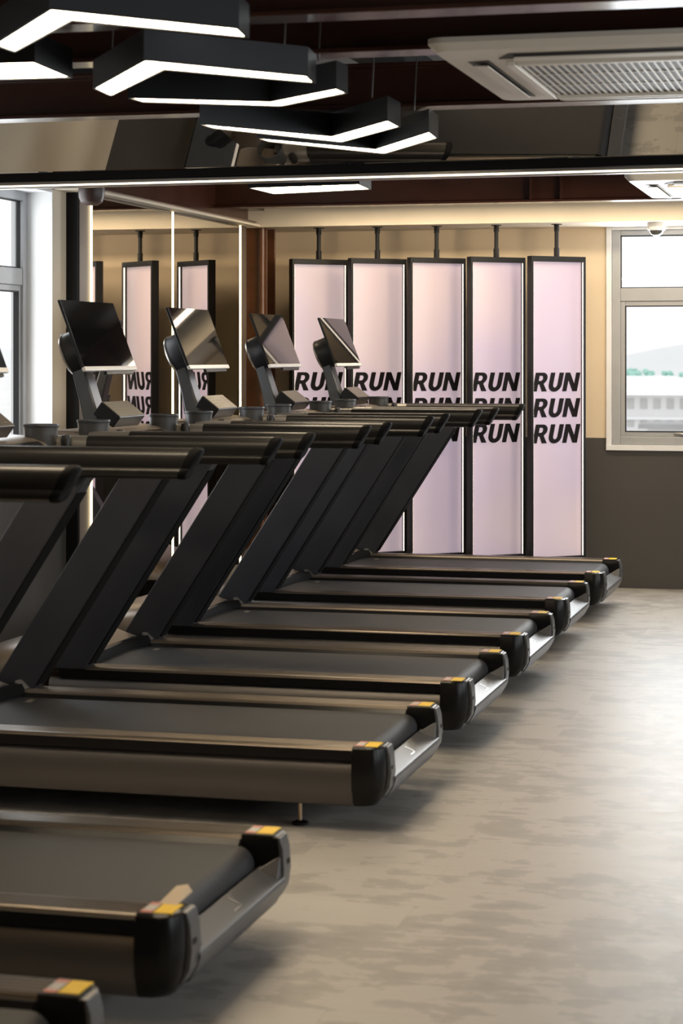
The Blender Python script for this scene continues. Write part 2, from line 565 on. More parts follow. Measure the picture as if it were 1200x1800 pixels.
def window(name, label, axis, c, a0, a1, z0, z1, inward, split=True):
    """aluminium window; axis 'x' lies along x at y=c, axis 'y' lies along y at x=c; inward = sign towards the room"""
    root = empty(name, (0, 0, 0))
    root['kind'] = 'structure'
    root['label'] = label
    root['category'] = 'window'

    def bx(m_, p0, p1, d0, d1, zz0, zz1):
        lo, hi = sorted((c + inward * d0, c + inward * d1))
        if axis == 'x':
            m_.box(p0, p1, lo, hi, zz0, zz1)
        else:
            m_.box(lo, hi, p0, p1, zz0, zz1)

    def ring(m_, p0, p1, q0, q1, w, d0, d1):
        bx(m_, p0, p0 + w, d0, d1, q0, q1)
        bx(m_, p1 - w, p1, d0, d1, q0, q1)
        bx(m_, p0 + w, p1 - w, d0, d1, q0, q0 + w)
        bx(m_, p0 + w, p1 - w, d0, d1, q1 - w, q1)

    zt = 1.90
    m1 = MB()
    ring(m1, a0, a1, z0, z1, .055, 0, .05)
    bx(m1, a0 + .055, a1 - .055, 0, .045, zt - .045, zt + .04)
    m1.build('window_frame', M['alu'], root, bevel=.004)
    mid = (a0 + a1) / 2
    m2 = MB()
    bx(m2, mid - .02, mid + .02, 0.002, .04, z0 + .055, zt - .045)
    for p0, p1 in ((a0 + .055, mid - .02), (mid + .02, a1 - .055)):
        ring(m2, p0, p1, z0 + .055, zt - .045, .03, .005, .036)
    m2.build('window_sash', M['alu'], root, bevel=.003)
    m3 = MB()
    ring(m3, a0 + .055, a1 - .055, zt + .04, z1 - .055, .006, .012, .03)
    for p0, p1 in ((a0 + .085, mid - .05), (mid + .05, a1 - .085)):
        ring(m3, p0, p1, z0 + .085, zt - .075, .006, .010, .038)
    m3.build('window_gasket', M['gasket'], root)
    m4 = MB()
    bx(m4, a0 + .05, a1 - .05, .018, .024, z0 + .05, zt)
    m4.build('lower_pane', M['glass'], root)
    m5 = MB()
    bx(m5, a0 + .05, a1 - .05, .018, .024, zt, z1 - .05)
    m5.build('upper_pane', M['glass'], root)
    m6 = MB()
    hp = mid - .06 if axis == 'y' else a0 + .45
    bx(m6, hp - .05, hp + .05, .036, .046, z0 + .062, z0 + .082)
    bx(m6, hp - .012, hp + .06, .046, .062, z0 + .066, z0 + .078)
    m6.build('window_handle', M['silver'], root, bevel=.003)
    return root


window('window_1', 'grey aluminium window beside the glowing panels, under the white dome camera', 'x', YB + .05, WX0, WX1, SILL, HEAD, -1)
window('window_2', 'grey aluminium window on the left wall beside the mirrors', 'y', -4.195, 8.75, 9.715, SILL, HEAD, 1)
window('window_3', 'grey aluminium window on the left wall, unseen, added for its daylight', 'y', -4.195, 5.1, 6.9, SILL, HEAD, 1)  # unseen window, added to let more daylight in from the left
for k, (a, b_) in enumerate(RW):
    window('window_%d' % (k + 4), 'grey aluminium window in the right wall, number %d from the front' % (k + 1), 'y', XR + .17, a, b_, SILL, HEAD, -1)
# white casing around the back window
mb = MB()
mb.box(WX0 - .035, WX0, YB - .018, YB + .05, SILL - .035, HEAD)
mb.box(WX1, WX1 + .035, YB - .018, YB + .05, SILL - .035, HEAD)
mb.box(WX0 - .035, WX1 + .035, YB - .024, YB + .05, SILL - .035, SILL)
mb.box(WX0, WX1, YB - .018, YB + .05, HEAD - .02, HEAD)
struct(mb.build('trim_3', M['white_trim'], bevel=.003), 'white casing around the back window', 'window casing')


# steel I-beams across the ceiling
def beam(y, z, label, h=.165, w=.13):
    mb = MB()
    t = .014
    mb.prism([(y - w / 2, z), (y + w / 2, z), (y + w / 2, z + t), (y + .006, z + t + .004), (y + .006, z + h - t), (y + w / 2, z + h - t),
              (y + w / 2, z + h), (y - w / 2, z + h), (y - w / 2, z + h - t), (y - .006, z + h - t), (y - .006, z + t + .004), (y - w / 2, z + t)],
             'x', XW + .002, XR - .002)
    return struct(mb.build('ceiling_beam', M['beam'], bevel=.003), label, 'beam')


beam(12.17, 2.41, 'dark brown steel beam farthest back, in front of the cream soffit', .22)
beam(7.44, 2.41, 'dark brown steel beam just in front of the tilted overhead mirror')
beam(6.07, 2.41, 'dark brown steel beam in front of the nearer ceiling air conditioner')
beam(5.38, 2.41, 'dark brown steel beam at the very top of the view')
# upper deck above the beams
mb = MB()
for y in (5.38, 6.07, 7.44, 12.17):
    pass
for x in (-3.2, -1.9, -0.6, 0.7, 2.0):
    mb2 = MB().box(x - .04, x + .04, YF, 12.8, 2.64 if False else 2.632, ZC)
    struct(mb2.build('ceiling_joist', M['black_panel']), 'dark joist above the steel beams', 'joist')
# stiffener plates on the farthest beam
for x in (-1.98, -1.80):
    mb = MB().box(x - .006, x + .006, 12.108, 12.164, 2.425, 2.61)
    o = mb.build('beam_stiffener', M['beam'])
    struct(o, 'brown stiffener plate on the farthest beam', 'beam plate')
# short edge beam over the mirror corner and the brown steel column
struct(MB().box(-3.949, -3.84, 12.25, 12.855, 2.44, 2.60).build('beam_stub', M['beam'], bevel=.003), 'short brown beam end in the back left corner', 'beam')
mb = MB()
x0, x1, y0, y1 = -4.005, -3.845, 12.93, 13.13
mb.box(x0, x1, y0, y0 + .016, 0, 2.335)
mb.box(x0, x1, y1 - .016, y1, 0, 2.335)
mb.box((x0 + x1) / 2 - .006, (x0 + x1) / 2 + .006, y0 + .016, y1 - .016, 0, 2.335)
mb.box(x0 - .005, x1 + .012, y0 - .012, y1 + .012, 0, .02)
mb.tube((x1 - .03, y0 - .012, 0.02), (x1 - .03, y0 - .012, 2.335), .022, n=14)
struct(mb.build('column', M['column'], bevel=.004), 'brown steel column in the back left corner', 'column')

# ================================================================== WALL MIRRORS with light strips
mw = empty('wall_mirror', (XW, 11.3, 0))
tag(mw, 'large wall mirror in two panes with vertical light strips reflecting the RUN panels', 'mirror')


def rel(mb, root):
    l = root.location
    return mb.xform(Matrix.Translation((-l.x, -l.y, -l.z)))


rel(MB().box(XW, -3.952, 9.90, 12.80, 0.0, 2.335), mw).build('backing', M['black_panel'], mw)
rel(MB().box(-3.952, -3.945, 9.915, 10.06, 0.0, 2.335), mw).build('side_margin', M['margin'], mw)
rel(MB().box(-3.952, -3.945, 12.66, 12.80, 0.0, 2.335), mw).build('side_margin', M['margin'], mw)
rel(MB().box(-3.952, -3.940, 10.066, 11.337, 0.06, 2.333), mw).build('mirror_pane', M['mirror'], mw)
rel(MB().box(-3.952, -3.940, 11.347, 12.645, 0.06, 2.333), mw).build('mirror_pane', M['mirror'], mw)
rel(MB().box(-3.952, -3.938, 10.06, 12.66, 0.0, 0.058), mw).build('plinth', M['black_panel'], mw)
for y, hw in ((10.06, .004), (11.342, .002), (12.652, .0025)):
    rel(MB().box(-3.952, -3.934, y - hw, y + hw, 0.06, 2.334), mw).build('light_strip', M['led'], mw)

# ================================================================== TILTED OVERHEAD MIRROR
tm = empty('overhead_mirror', (-2.0, 8.50, 2.318), R(-2.2))
tag(tm, 'long tilted overhead mirror with black frame and light strip, reflecting a treadmill from above', 'mirror')
TB = R(59.4)
# local frame: s runs up the mirror (towards -Y and +Z), n is its back
su = Vector((0, -math.cos(TB), math.sin(TB)))
nn = Vector((0, math.sin(TB), math.cos(TB)))   # back side


def tilt_box(mb, x0, x1, s0, s1, n0, n1):
    vs = []
    for x in (x0, x1):
        for s in (s0, s1):
            for n in (n0, n1):
                p = su * s + nn * n
                vs.append((x, p.y, p.z))
    return mb.add(vs, [(0, 1, 3, 2), (4, 6, 7, 5), (0, 4, 5, 1), (2, 3, 7, 6), (0, 2, 6, 4), (1, 5, 7, 3)])


tilt_box(MB(), -2.0, 5.4, 0, .40, 0, .008).build('mirror_pane', M['mirror_dark'], tm)
tilt_box(MB(), -2.0, 5.4, 0.0, .415, .0085, .03).build('backing', M['black_panel'], tm)
MB().box(-2.0, 5.4, -.004, .05, -.042, -.004).build('frame', M['black_frame'], tm, bevel=.003)
MB().box(-2.0, 5.4, -.006, .05, -.072, -.044).build('light_channel', M['grey_metal'], tm, bevel=.002)
MB().box(-2.0, 5.4, -.010, -.006, -.066, -.059).build('light_strip', M['led_white'], tm)
for x in (-1.6, .8, 3.4):
    MB().box(x - .02, x + .02, .030, .05, .0, ZC - 2.325).build('hanger', M['black_frame'], tm)

# ================================================================== PENDANT LIGHTS (boomerang boxes)
def vshape(cx, tipY, apexY, half, w):
    """six corner outline (x, y) of a boomerang; arms run from the tips to the apex, all of Y width w"""
    sgn = 1 if apexY > tipY else -1
    o = w / 2
    return [(cx - half, tipY - o), (cx, apexY - o), (cx + half, tipY - o), (cx + half, tipY + o), (cx, apexY + o), (cx - half, tipY + o)]


def pendant(name, label, outline, z, h=.085, tilt=0.0):
    cx = sum(p[0] for p in outline) / len(outline)
    cy = sum(p[1] for p in outline) / len(outline)
    root = empty(name, (cx, cy, z))
    tag(root, label, 'pendant light', 'black angled pendant lights')
    loc = [(x - cx, y - cy) for x, y in outline]
    # housing: walls and top, open bottom rim
    n = len(loc)
    inset = []
    for i in range(n):
        p0, p1, p2 = Vector(loc[i - 1]), Vector(loc[i]), Vector(loc[(i + 1) % n])
        d1, d2 = (p1 - p0).normalized(), (p2 - p1).normalized()
        n1, n2 = Vector((-d1.y, d1.x)), Vector((-d2.y, d2.x))
        b = (n1 + n2)
        k = 0.007 / max(0.3, (1 + n1.dot(n2)) / 1.0)
        inset.append(p1 + b * k)
    area2 = sum(loc[i - 1][0] * loc[i][1] - loc[i][0] * loc[i - 1][1] for i in range(n))
    if area2 < 0:
        inset = [Vector(loc[i]) * 2 - inset[i] for i in range(n)]
    mb = MB()
    rings = [[(p[0], p[1], .004) for p in inset], [(p[0], p[1], 0) for p in inset], [(p[0], p[1], 0) for p in loc], [(p[0], p[1], h) for p in loc]]
    mb.loft(rings, cap=False)
    mb.add([(p[0], p[1], h) for p in loc], [tuple(range(n))])
    mb.build('housing', M['pendant'], root)
    MB().add([(p[0], p[1], .003) for p in inset] + [(p[0], p[1], .012) for p in inset],
             [tuple(range(n)), tuple(range(n, 2 * n))] + [(i, (i + 1) % n, n + (i + 1) % n, n + i) for i in range(n)]).build('diffuser', M['lamp'], root)
    for (x, y) in (loc[0], loc[n // 2 - 1] if n == 6 else loc[1]):
        x, y = x * .8, y * .8 + .0
        MB().tube((x, y, h), (x + .02, y, ZC - z), .0028, n=8).build('hanging_wire', M['wire'], root)
    return root


def poly_from(cx, tl, tr, apex, w):
    """tl / tr / apex give the centre-line Y at left tip, right tip, apex"""
    (xl, yl), (xr, yr), (xa, ya) = tl, tr, apex
    o = w / 2
    return [(xl, yl - o), (xa, ya - o), (xr, yr - o), (xr, yr + o), (xa, ya + o), (xl, yl + o)]


ZP = 2.30
pendant('pendant_light', 'black angled pendant light nearest the camera at the top left corner, pointing at the viewer',
        [(-2.20, 4.93), (-1.85, 4.46), (-1.51, 4.84), (-1.53, 4.99), (-1.86, 4.63), (-2.20, 5.07)], ZP)
pendant('pendant_light', 'black angled pendant light pointing at the viewer, second from the camera',
        [(-2.27, 5.81), (-1.92, 5.29), (-1.575, 5.71), (-1.595, 5.87), (-1.93, 5.49), (-2.285, 6.0)], ZP)
pendant('pendant_light', 'black angled pendant light partly behind the second one, its right tip showing',
        [(-2.25, 6.05), (-1.85, 6.25), (-1.565, 5.99), (-1.56, 6.11), (-1.85, 6.385), (-2.245, 6.17)], ZP)
pendant('pendant_light', 'black angled pendant light pointing away, just before the overhead mirror, left of the last one',
        [(-2.265, 6.80), (-1.925, 7.29), (-1.61, 6.85), (-1.61, 7.05), (-1.945, 7.52), (-2.265, 6.94)], ZP)
pendant('pendant_light', 'black angled pendant light lowest in view, pointing away just below the tilted mirror',
        [(-2.205, 7.29), (-1.88, 7.78), (-1.55, 7.24), (-1.56, 7.45), (-1.89, 7.99), (-2.205, 7.42)], ZP)
pendant('pendant_light', 'bright pendant light cut by the left picture edge beside the brown beam',
        [(-3.0, 5.20), (-2.22, 5.25), (-2.24, 5.575), (-3.0, 5.53)], ZP)
pendant('pendant_light', 'bright flat pendant light showing just under the overhead mirror frame',
        [(-2.81, 9.14), (-2.26, 9.06), (-2.28, 9.37), (-2.80, 9.53)], 2.275)
pendant('pendant_light', 'slim pendant light tucked behind the farthest beam above the RUN panels',
        [(-3.5, 12.36), (-0.6, 12.36), (-0.6, 12.54), (-3.5, 12.54)], 2.448)

# ================================================================== CEILING AIR CONDITIONERS
def cassette(x0, y0, z, s, label):
    e = (s - 1.05) * .16
    root = empty('ceiling_air_conditioner', (x0 + s / 2, y0 + s / 2, z))
    tag(root, label, 'air conditioner', 'ceiling cassette air conditioners')
    h = s / 2

    def rr(half, r, zz, n=6):
        pts = []
        for cx, cy, a0 in ((half - r, half - r, 0), (-half + r, half - r, 90), (-half + r, -half + r, 180), (half - r, -half + r, 270)):
            for k in range(n + 1):
                a = R(a0 + 90 * k / n)
                pts.append((cx + r * math.cos(a), cy + r * math.sin(a), zz))
        return pts
    mb = MB()
    mb.loft([rr(h, .05, .045), rr(h, .05, .03), rr(h - .02, .05, .008), rr(h - .16 - e * .5, .04, .0)])
    mb.build('panel', M['ac'], root)
    MB().box(-h * .5, h * .5, -h * .46, h * .46, .04, ZC - z).build('body', M['ac'], root)
    # four outlet slots with vanes
    for k in range(4):
        rot = Matrix.Rotation(R(90 * k), 4, 'Z')
        v = MB().add([(-h + .20 + e, -h + .055 + e, .0035), (h - .20 - e, -h + .055 + e, .0035), (h - .16 - e, -h + .125 + e, -.002), (-h + .16 + e, -h + .125 + e, -.002),
                      (-h + .20 + e, -h + .055 + e, .02), (h - .20 - e, -h + .055 + e, .02), (h - .16 - e, -h + .125 + e, .02), (-h + .16 + e, -h + .125 + e, .02)],
                     [(0, 1, 2, 3), (4, 5, 6, 7), (0, 1, 5, 4), (1, 2, 6, 5), (2, 3, 7, 6), (3, 0, 4, 7)]).xform(rot)
        v.build('outlet_slot', M['ac_dark'], root)
        w = MB().add([(-h + .215 + e, -h + .07 + e, -.008), (h - .215 - e, -h + .07 + e, -.008), (h - .20 - e, -h + .115 + e, -.011), (-h + .20 + e, -h + .115 + e, -.011),
                      (-h + .215 + e, -h + .07 + e, -.004), (h - .215 - e, -h + .07 + e, -.004), (h - .20 - e, -h + .115 + e, -.007), (-h + .20 + e, -h + .115 + e, -.007)],
                     [(0, 1, 2, 3), (4, 5, 6, 7), (0, 1, 5, 4), (1, 2, 6, 5), (2, 3, 7, 6), (3, 0, 4, 7)]).xform(rot)
        w.build('air_vane', M['ac'], root, bevel=.0015)
    g = h - .19 - e * 1.4
    MB().box(-g, g, -g, g, -.004, .004).build('grille_back', M['ac_dark'], root)
    mb = MB()
    n = 34
    for i in range(n):
        x = -g + .012 + (2 * g - .024) * i / (n - 1)
        mb.box(x - .0035, x + .0035, -g, g, -.007, -.004)
    for y in (-g, -g / 3, g / 3, g):
        mb.box(-g, g, y - .004, y + .004, -.0068, -.004)
    mb.build('grille', M['ac'], root)
    mb = MB()
    mb.box(-g - .03, -g, -g - .03, g + .03, -.015, 0).box(g, g + .03, -g - .03, g + .03, -.015, 0)
    mb.box(-g, g, -g - .03, -g, -.015, 0).box(-g, g, g, g + .03, -.015, 0)
    mb.build('grille_frame', M['ac'], root, bevel=.004)
    return root


cassette(-1.25, 5.78, 2.363, 1.22, 'cream ceiling cassette air conditioner with ribbed grille, the nearer and larger one')
cassette(-1.22, 10.3, 2.363, 1.22, 'white ceiling cassette air conditioner farther back above the window')

# dome camera on the soffit underside
cc = empty('dome_camera', (-1.335, 13.02, 2.335))
tag(cc, 'white dome security camera under the soffit in front of the back window', 'security camera')
MB().lathe([(.0, 0), (.058, 0), (.060, -.012), (.058, -.042), (.050, -.050), (.0, -.050)]).build('housing', M['cctv'], cc)
MB().lathe([(.043, -.048)] + [(.043 * math.cos(R(a)), -.050 - .036 * math.sin(R(a))) for a in range(0, 91, 12)] + [(.0, -.086)]).build('dome', M['dome'], cc)

# brown rounded bracket showing under the overhead mirror frame
bk = empty('ceiling_bracket', (-3.66, 9.35, 2.30))
tag(bk, 'brown rounded bracket hanging under the overhead mirror frame above the wall mirror strip', 'bracket')
MB().lathe([(0, -.075), (.03, -.073), (.052, -.06), (.062, -.035), (.064, 0), (.064, .10), (0, .10)]).build('cup', M['drum'], bk)
MB().tube((0, 0, .1), (0, 0, ZC - 2.30), .03, n=14).build('stem', M['drum'], bk)
MB().prism([(.02, .02), (.16, .055), (.16, .09), (.02, .09)], 'y', -.03, .03).build('arm', M['drum'], bk, bevel=.004)


# ================================================================== GLOWING RUN PANELS
def arc(cx, cy, rx, ry, a0, a1, n=10):
    return [(cx + rx * math.cos(R(a0 + (a1 - a0) * k / n)), cy + ry * math.sin(R(a0 + (a1 - a0) * k / n))) for k in range(n + 1)]


def run_mesh(height):
    LET = []
    # R
    LET.append(([[(0, 0), (0, 1)] + [(.36, 1)] + arc(.40, .70, .30, .30, 80, -50) + [(.545, .40), (.80, 0), (.52, 0), (.32, .37), (.24, .37), (.24, 0)],
                 [(.24, .56)] + arc(.36, .695, .10, .135, -90, 90, 8) + [(.24, .83)]], .0))
    # U
    LET.append(([[(0, 1), (0, .37)] + arc(.36, .37, .36, .39, 180, 360, 14) + [(.72, 1), (.48, 1), (.48, .38)] + arc(.36, .38, .12, .18, 0, -180, 8) + [(.24, 1)]], .84))
    # N
    LET.append(([[(0, 0), (0, 1), (.25, 1), (.59, .40), (.59, 1), (.82, 1), (.82, 0), (.57, 0), (.23, .60), (.23, 0)]], 1.66))
    cu = bpy.data.curves.new('run', 'CURVE')
    cu.dimensions = '2D'
    cu.fill_mode = 'BOTH'
    cu.extrude = 0.0012
    sh = 0.20
    for loops, ox in LET:
        for lp in loops:
            s = cu.splines.new('POLY')
            s.points.add(len(lp) - 1)
            for pt, (x, y) in zip(s.points, lp):
                pt.co = ((x + ox + sh * y) * height, y * height, 0, 1)
            s.use_cyclic_u = True
    tmp = bpy.data.objects.new('tmp', cu)
    me = bpy.data.meshes.new_from_object(tmp)
    bpy.data.objects.remove(tmp)
    bpy.data.curves.remove(cu)
    me.name = 'run_lettering'
    xs = [v.co.x for v in me.vertices]
    mid = (min(xs) + max(xs)) / 2
    k = 0.354 / (max(xs) - min(xs))
    for v in me.vertices:
        # panel plane: x along the face, z up, thickness along -y
        x, y, z = (v.co.x - mid) * k, v.co.y, v.co.z
        v.co = (x, -z, y)
    me.materials.append(M['ink'])
    return me


SW, ST, SZ0, SZ1 = .40, .055, .20, 2.13
HW, HT = SW / 2, ST / 2
sign = empty('run_light_box', (0, 0, 0), R(40))
mb = MB()
lip = .016
mb.box(-HW, -HW + lip, -HT, HT, SZ0, SZ1)
mb.box(HW - lip, HW, -HT, HT, SZ0, SZ1)
mb.box(-HW + lip, HW - lip, -HT, HT, SZ1 - .034, SZ1)
mb.box(-HW + lip, HW - lip, -HT, HT, SZ0, SZ0 + .034)
mb.build('frame', M['black_frame'], sign, bevel=.0015)
MB().box(-HW + lip, HW - lip, HT - .008, HT - .001, SZ0 + .03, SZ1 - .03).build('back_plate', M['black_frame'], sign)
MB().box(-HW + lip, HW - lip, .004, HT - .009, SZ0 + .034, SZ1 - .034).build('glowing_panel', M['print'], sign)
for s in (-1, 1):
    xa, xb = sorted((s * (HW - lip - .0005), s * (HW - lip - .003)))
    MB().box(xa, xb, -.022, -.014, SZ0 + .036, SZ1 - .036).build('edge_light', M['led_sign'], sign)
run_me = run_mesh(.119)
for zt in (1.277, 1.114, .950):
    o = bpy.data.objects.new('run_lettering', run_me)
    C.objects.link(o)
    o.parent = sign
    o.location = (0, .002, zt)
mb = MB()
mb.tube((0, 0, SZ1), (0, 0, 2.335), .0135, n=16)
mb.tube((0, 0, SZ1), (0, 0, SZ1 + .055), .018, n=16)
mb.tube((0, 0, 2.29), (0, 0, 2.335), .017, n=16)
mb.tube((0, 0, 2.331), (0, 0, 2.335), .034, n=16)
mb.build('hanging_rod', M['black_frame'], sign)
mb = MB()
mb.tube((0, 0, .0), (0, 0, SZ0), .0135, n=16)
mb.tube((0, 0, 0), (0, 0, .005), .034, n=16)
mb.build('floor_pivot', M['black_frame'], sign)
SX = [-3.520, -3.128, -2.7374, -2.3489, -1.9624]
SL = ['tall glowing RUN panel beside the brown column, leftmost of the five',
      'tall glowing RUN panel second from the brown column',
      'tall glowing RUN panel in the middle of the five',
      'tall glowing RUN panel second from the window',
      'tall glowing RUN panel nearest the window, all three words visible']
for i, x in enumerate(SX):
    o = sign if i == 0 else copy_tree(sign)
    o.location = (x, 13.02, 0)
    tag(o, SL[i], 'light box sign', 'row of tall glowing RUN panels')

# ================================================================== TREADMILL
tread = empty('treadmill', (0, 0, 0))


def section_x(mb, prof, x0, x1, mi=0):
    return mb.prism(prof, 'x', x0, x1, mi)


# --- base deck (black tray under the belt)
MB().box(-1.62, -.07, -.40, .40, .075, .185).box(-1.62, -.075, -.335, .335, .16, .20).build('deck', M['plastic'], tread, bevel=.004)

# --- belt: a loop round the rear roller
mb = MB()
rz, rr_ = .2035, .0465
loop = [(-1.58, rz + rr_)] + [(-.0585 + rr_ * math.sin(R(a)), rz + rr_ * math.cos(R(a))) for a in range(0, 181, 12)] + [(-1.58, rz - rr_)]
mb.prism(loop, 'y', -.305, .305)
belt = mb.build('running_belt', M['belt'], tread)
MB().tube((-.0585, -.335, rz), (-.0585, .335, rz), .022, n=18).build('roller_axle', M['plastic'], tread)
MB().add([(-1.44, .20, .2508), (-1.415, .20, .2508), (-1.425, .265, .2508), (-1.45, .265, .2508)], [(0, 1, 2, 3)]).build('belt_mark', M['keymark'], belt)

# --- side rails, skirts, end caps, labels
for s in (-1, 1):
    prof = [(s * .452, .243), (s * .455, .258), (s * .448, .268)]
    ny = 5
    ya, yb_ = .440, .345
    for k in range(ny):
        a = ya + (yb_ - ya) * k / ny
        b_ = ya + (yb_ - ya) * (k + 1) / ny
        w = b_ - a
        prof += [(s * (a + w * .08), .2715), (s * (a + w * .72), .2715), (s * (a + w * .80), .2690), (s * (a + w * .96), .2690)]
    prof += [(s * .340, .269), (s * .333, .262), (s * .333, .235), (s * .340, .225), (s * .440, .225)]
    rail = section_x(MB(), prof, -1.60, -.055).build('side_rail', M['rail'], tread)
    section_x(MB(), [(s * .445, .226), (s * .4565, .230), (s * .4575, .262), (s * .452, .262)], -1.60, -.056).build('rail_edge', M['plastic'], rail)
    section_x(MB(), [(s * .300, .246), (s * .334, .246), (s * .334, .262), (s * .322, .262)], -1.58, -.056).build('rail_lip', M['plastic'], rail)
    # bulging side skirt
    outer = [(.438, .2265), (.449, .215), (.456, .19), (.459, .16), (.457, .13), (.449, .105), (.436, .086)]
    skp = [(s * a, z) for a, z in outer] + [(s * .41, .086), (s * .41, .2265)]
    section_x(MB(), skp, -1.64, -.055).build('side_skirt', M['skirt'], tread)
    # black end cap with rounded rear corner
    rings = []
    for z, xt, yo, yi in ((.084, .012, .432, .345), (.10, .024, .446, .338), (.135, .040, .458, .334), (.185, .047, .462, .333), (.235, .046, .459, .333), (.2665, .041, .452, .334), (.2725, .034, .445, .338)):
        ring = [(-.056, s * yo, z)]
        rad = .055
        for k in range(9):
            a = R(90 * k / 8)
            ring.append((xt - rad + rad * math.sin(a), s * (yo - rad + rad * math.cos(a)), z))
        ring += [(xt, s * yi, z), (-.056, s * yi, z)]
        rings.append(ring)
    cap = MB().loft(rings).build('end_cap', M['plastic'], tread)
    # silver chip on the rear top corner of the cap
    # labels on the cap top
    lab = MB()
    z = .2732
    lab.add([(-.002 - .016, s * .425, z), (.018 - .0, s * .425, z), (.018, s * .352, z), (-.018, s * .352, z)], [(0, 1, 2, 3)], 0)
    lab = MB().box(-.022, .022, *sorted((s * .432, s * .352)), .2715, .2738)
    lab.build('warning_label', M['yellow'], cap)
    mb = MB()
    mb.box(-.052, -.026, *sorted((s * .432, s * .352)), .2715, .2736, 0)
    mb.box(-.0525, -.0255, *sorted((s * .433, s * .414)), .2715, .2739, 1)
    mb.box(-.0525, -.0255, *sorted((s * .370, s * .351)), .2715, .2739, 1)
    mb.build('caution_label', [M['label_grey'], M['label_red']], cap)

# --- grey rear bumper: U of two posts and a sloping tray
mb = MB()
tray = [(-.075, .088), (.004, .086), (.034, .100), (.053, .132), (.0615, .158), (.059, .166), (.050, .171), (-.006, .196), (-.014, .186), (-.020, .155), (-.075, .154)]
mb.prism(tray, 'y', -.345, .345)
for s in (-1, 1):
    post = [(.008, .10), (.034, .108), (.053, .14), (.0585, .185), (.055, .24), (.047, .268), (.030, .272), (.018, .255)]
    a, b_ = sorted((s * .334, s * .400))
    mb.prism(post, 'y', a, b_)
    mb.add([(-.005, s * .334, .190), (.052, s * .334, .169), (.050, s * .334, .225), (.05, s * .300, .169), (-.005, s * .300, .192)],
           [(0, 1, 2), (1, 3, 2), (0, 2, 4), (2, 3, 4), (0, 4, 3, 1)])
bump = mb.build('rear_bumper', M['bumper'], tread, bevel=.003)
for s in (-1, 1):
    for dy in (.372, .386):
        MB().box(.050, .0595, s * dy - .003, s * dy + .003, .196, .208).build('bolt_hole', M['plastic'], bump)
MB().add([(.006, .03, .1915), (.042, .03, .1755), (.042, -.03, .1755), (.038, -.03, .1773), (.038, .024, .1773), (.006, .024, .1915)], [(0, 1, 2, 3, 4, 5)]).build('arrow_mark', M['silver'], bump)

# --- motor hood with black base
rings, base = [], []
for x, zt, hw, sh in ((-1.546, .294, .334, 0), (-1.652, .330, .336, 0), (-1.70, .340, .43, .2), (-1.78, .348, .438, .4), (-1.9, .335, .432, .6), (-2.03, .295, .41, .8), (-2.12, .245, .37, .9), (-2.17, .20, .30, 1), (-2.19, .165, .2, 1)):
    ring = []
    n = 18
    for k in range(n + 1):
        t = math.pi * k / n
        c_, s_ = math.cos(t), math.sin(t)
        e = .42 if sh > .15 else .14
        y = hw * math.copysign(abs(c_) ** e, c_)
        z = .15 + (zt - .15) * abs(s_) ** ((.30 if sh > .15 else .10) + .25 * sh)
        ring.append((x, y, z))
    rings.append(ring)
hood = MB().loft(rings).build('motor_hood', M['hood'], tread)
pts = []
for x, hw in ((-1.60, .40), (-1.68, .435), (-1.9, .435), (-2.03, .413), (-2.12, .373), (-2.175, .30), (-2.195, .2)):
    pts.append((x, hw))
poly = pts + [(x, -h_) for x, h_ in reversed(pts)]
MB().prism(poly, 'z', .055, .153).build('hood_base', M['plastic'], hood, bevel=.006)
# black border where the hood meets the belt, and silver trims to the rails
arcpts = [(-1.50, -.318), (-1.515, -.30), (-1.535, -.26), (-1.545, -.18), (-1.548, -.05), (-1.546, .08), (-1.54, .2), (-1.525, .28), (-1.50, .325)]
mb = MB()
rings = []
for i, (x, y) in enumerate(arcpts):
    rings.append([(x + .010, y, .250), (x + .008, y, .276), (x - .004, y, .2965), (x - .06, y, .2975 if abs(y) < .3 else .285), (x - .06, y, .250)])
mb.loft(rings)
mb.build('hood_border', M['matte_black'], hood)
for s in (-1, 1):
    a, b_ = sorted((s * .335, s * .372))
    MB().add([(-1.535, a, .304), (-1.50, a, .2745), (-1.492, b_, .2745), (-1.527, b_, .304), (-1.535, a, .296), (-1.505, a, .268), (-1.497, b_, .268), (-1.527, b_, .296)],
             [(0, 1, 2, 3), (4, 5, 6, 7), (0, 1, 5, 4), (2, 3, 7, 6), (1, 2, 6, 5), (0, 3, 7, 4)]).build('hood_trim', M['silver'], hood)

# --- power cord at the nose of the hood
cpts = [Vector(p) for p in ((-2.18, .10, .10), (-2.23, .13, .09), (-2.27, .18, .05), (-2.28, .25, .012), (-2.25, .33, .006), (-2.28, .42, .006), (-2.33, .47, .006))]
rings = []
for i, p in enumerate(cpts):
    d = (cpts[min(i + 1, len(cpts) - 1)] - cpts[max(i - 1, 0)]).normalized()
    a_ = d.cross(Vector((0.1, 0, 1))).normalized()
    b_ = d.cross(a_)
    rings.append([p + a_ * .005 * math.cos(t) + b_ * .005 * math.sin(t) for t in [2 * math.pi * k / 8 for k in range(8)]])
MB().loft(rings).build('power_cord', M['cable'], tread)

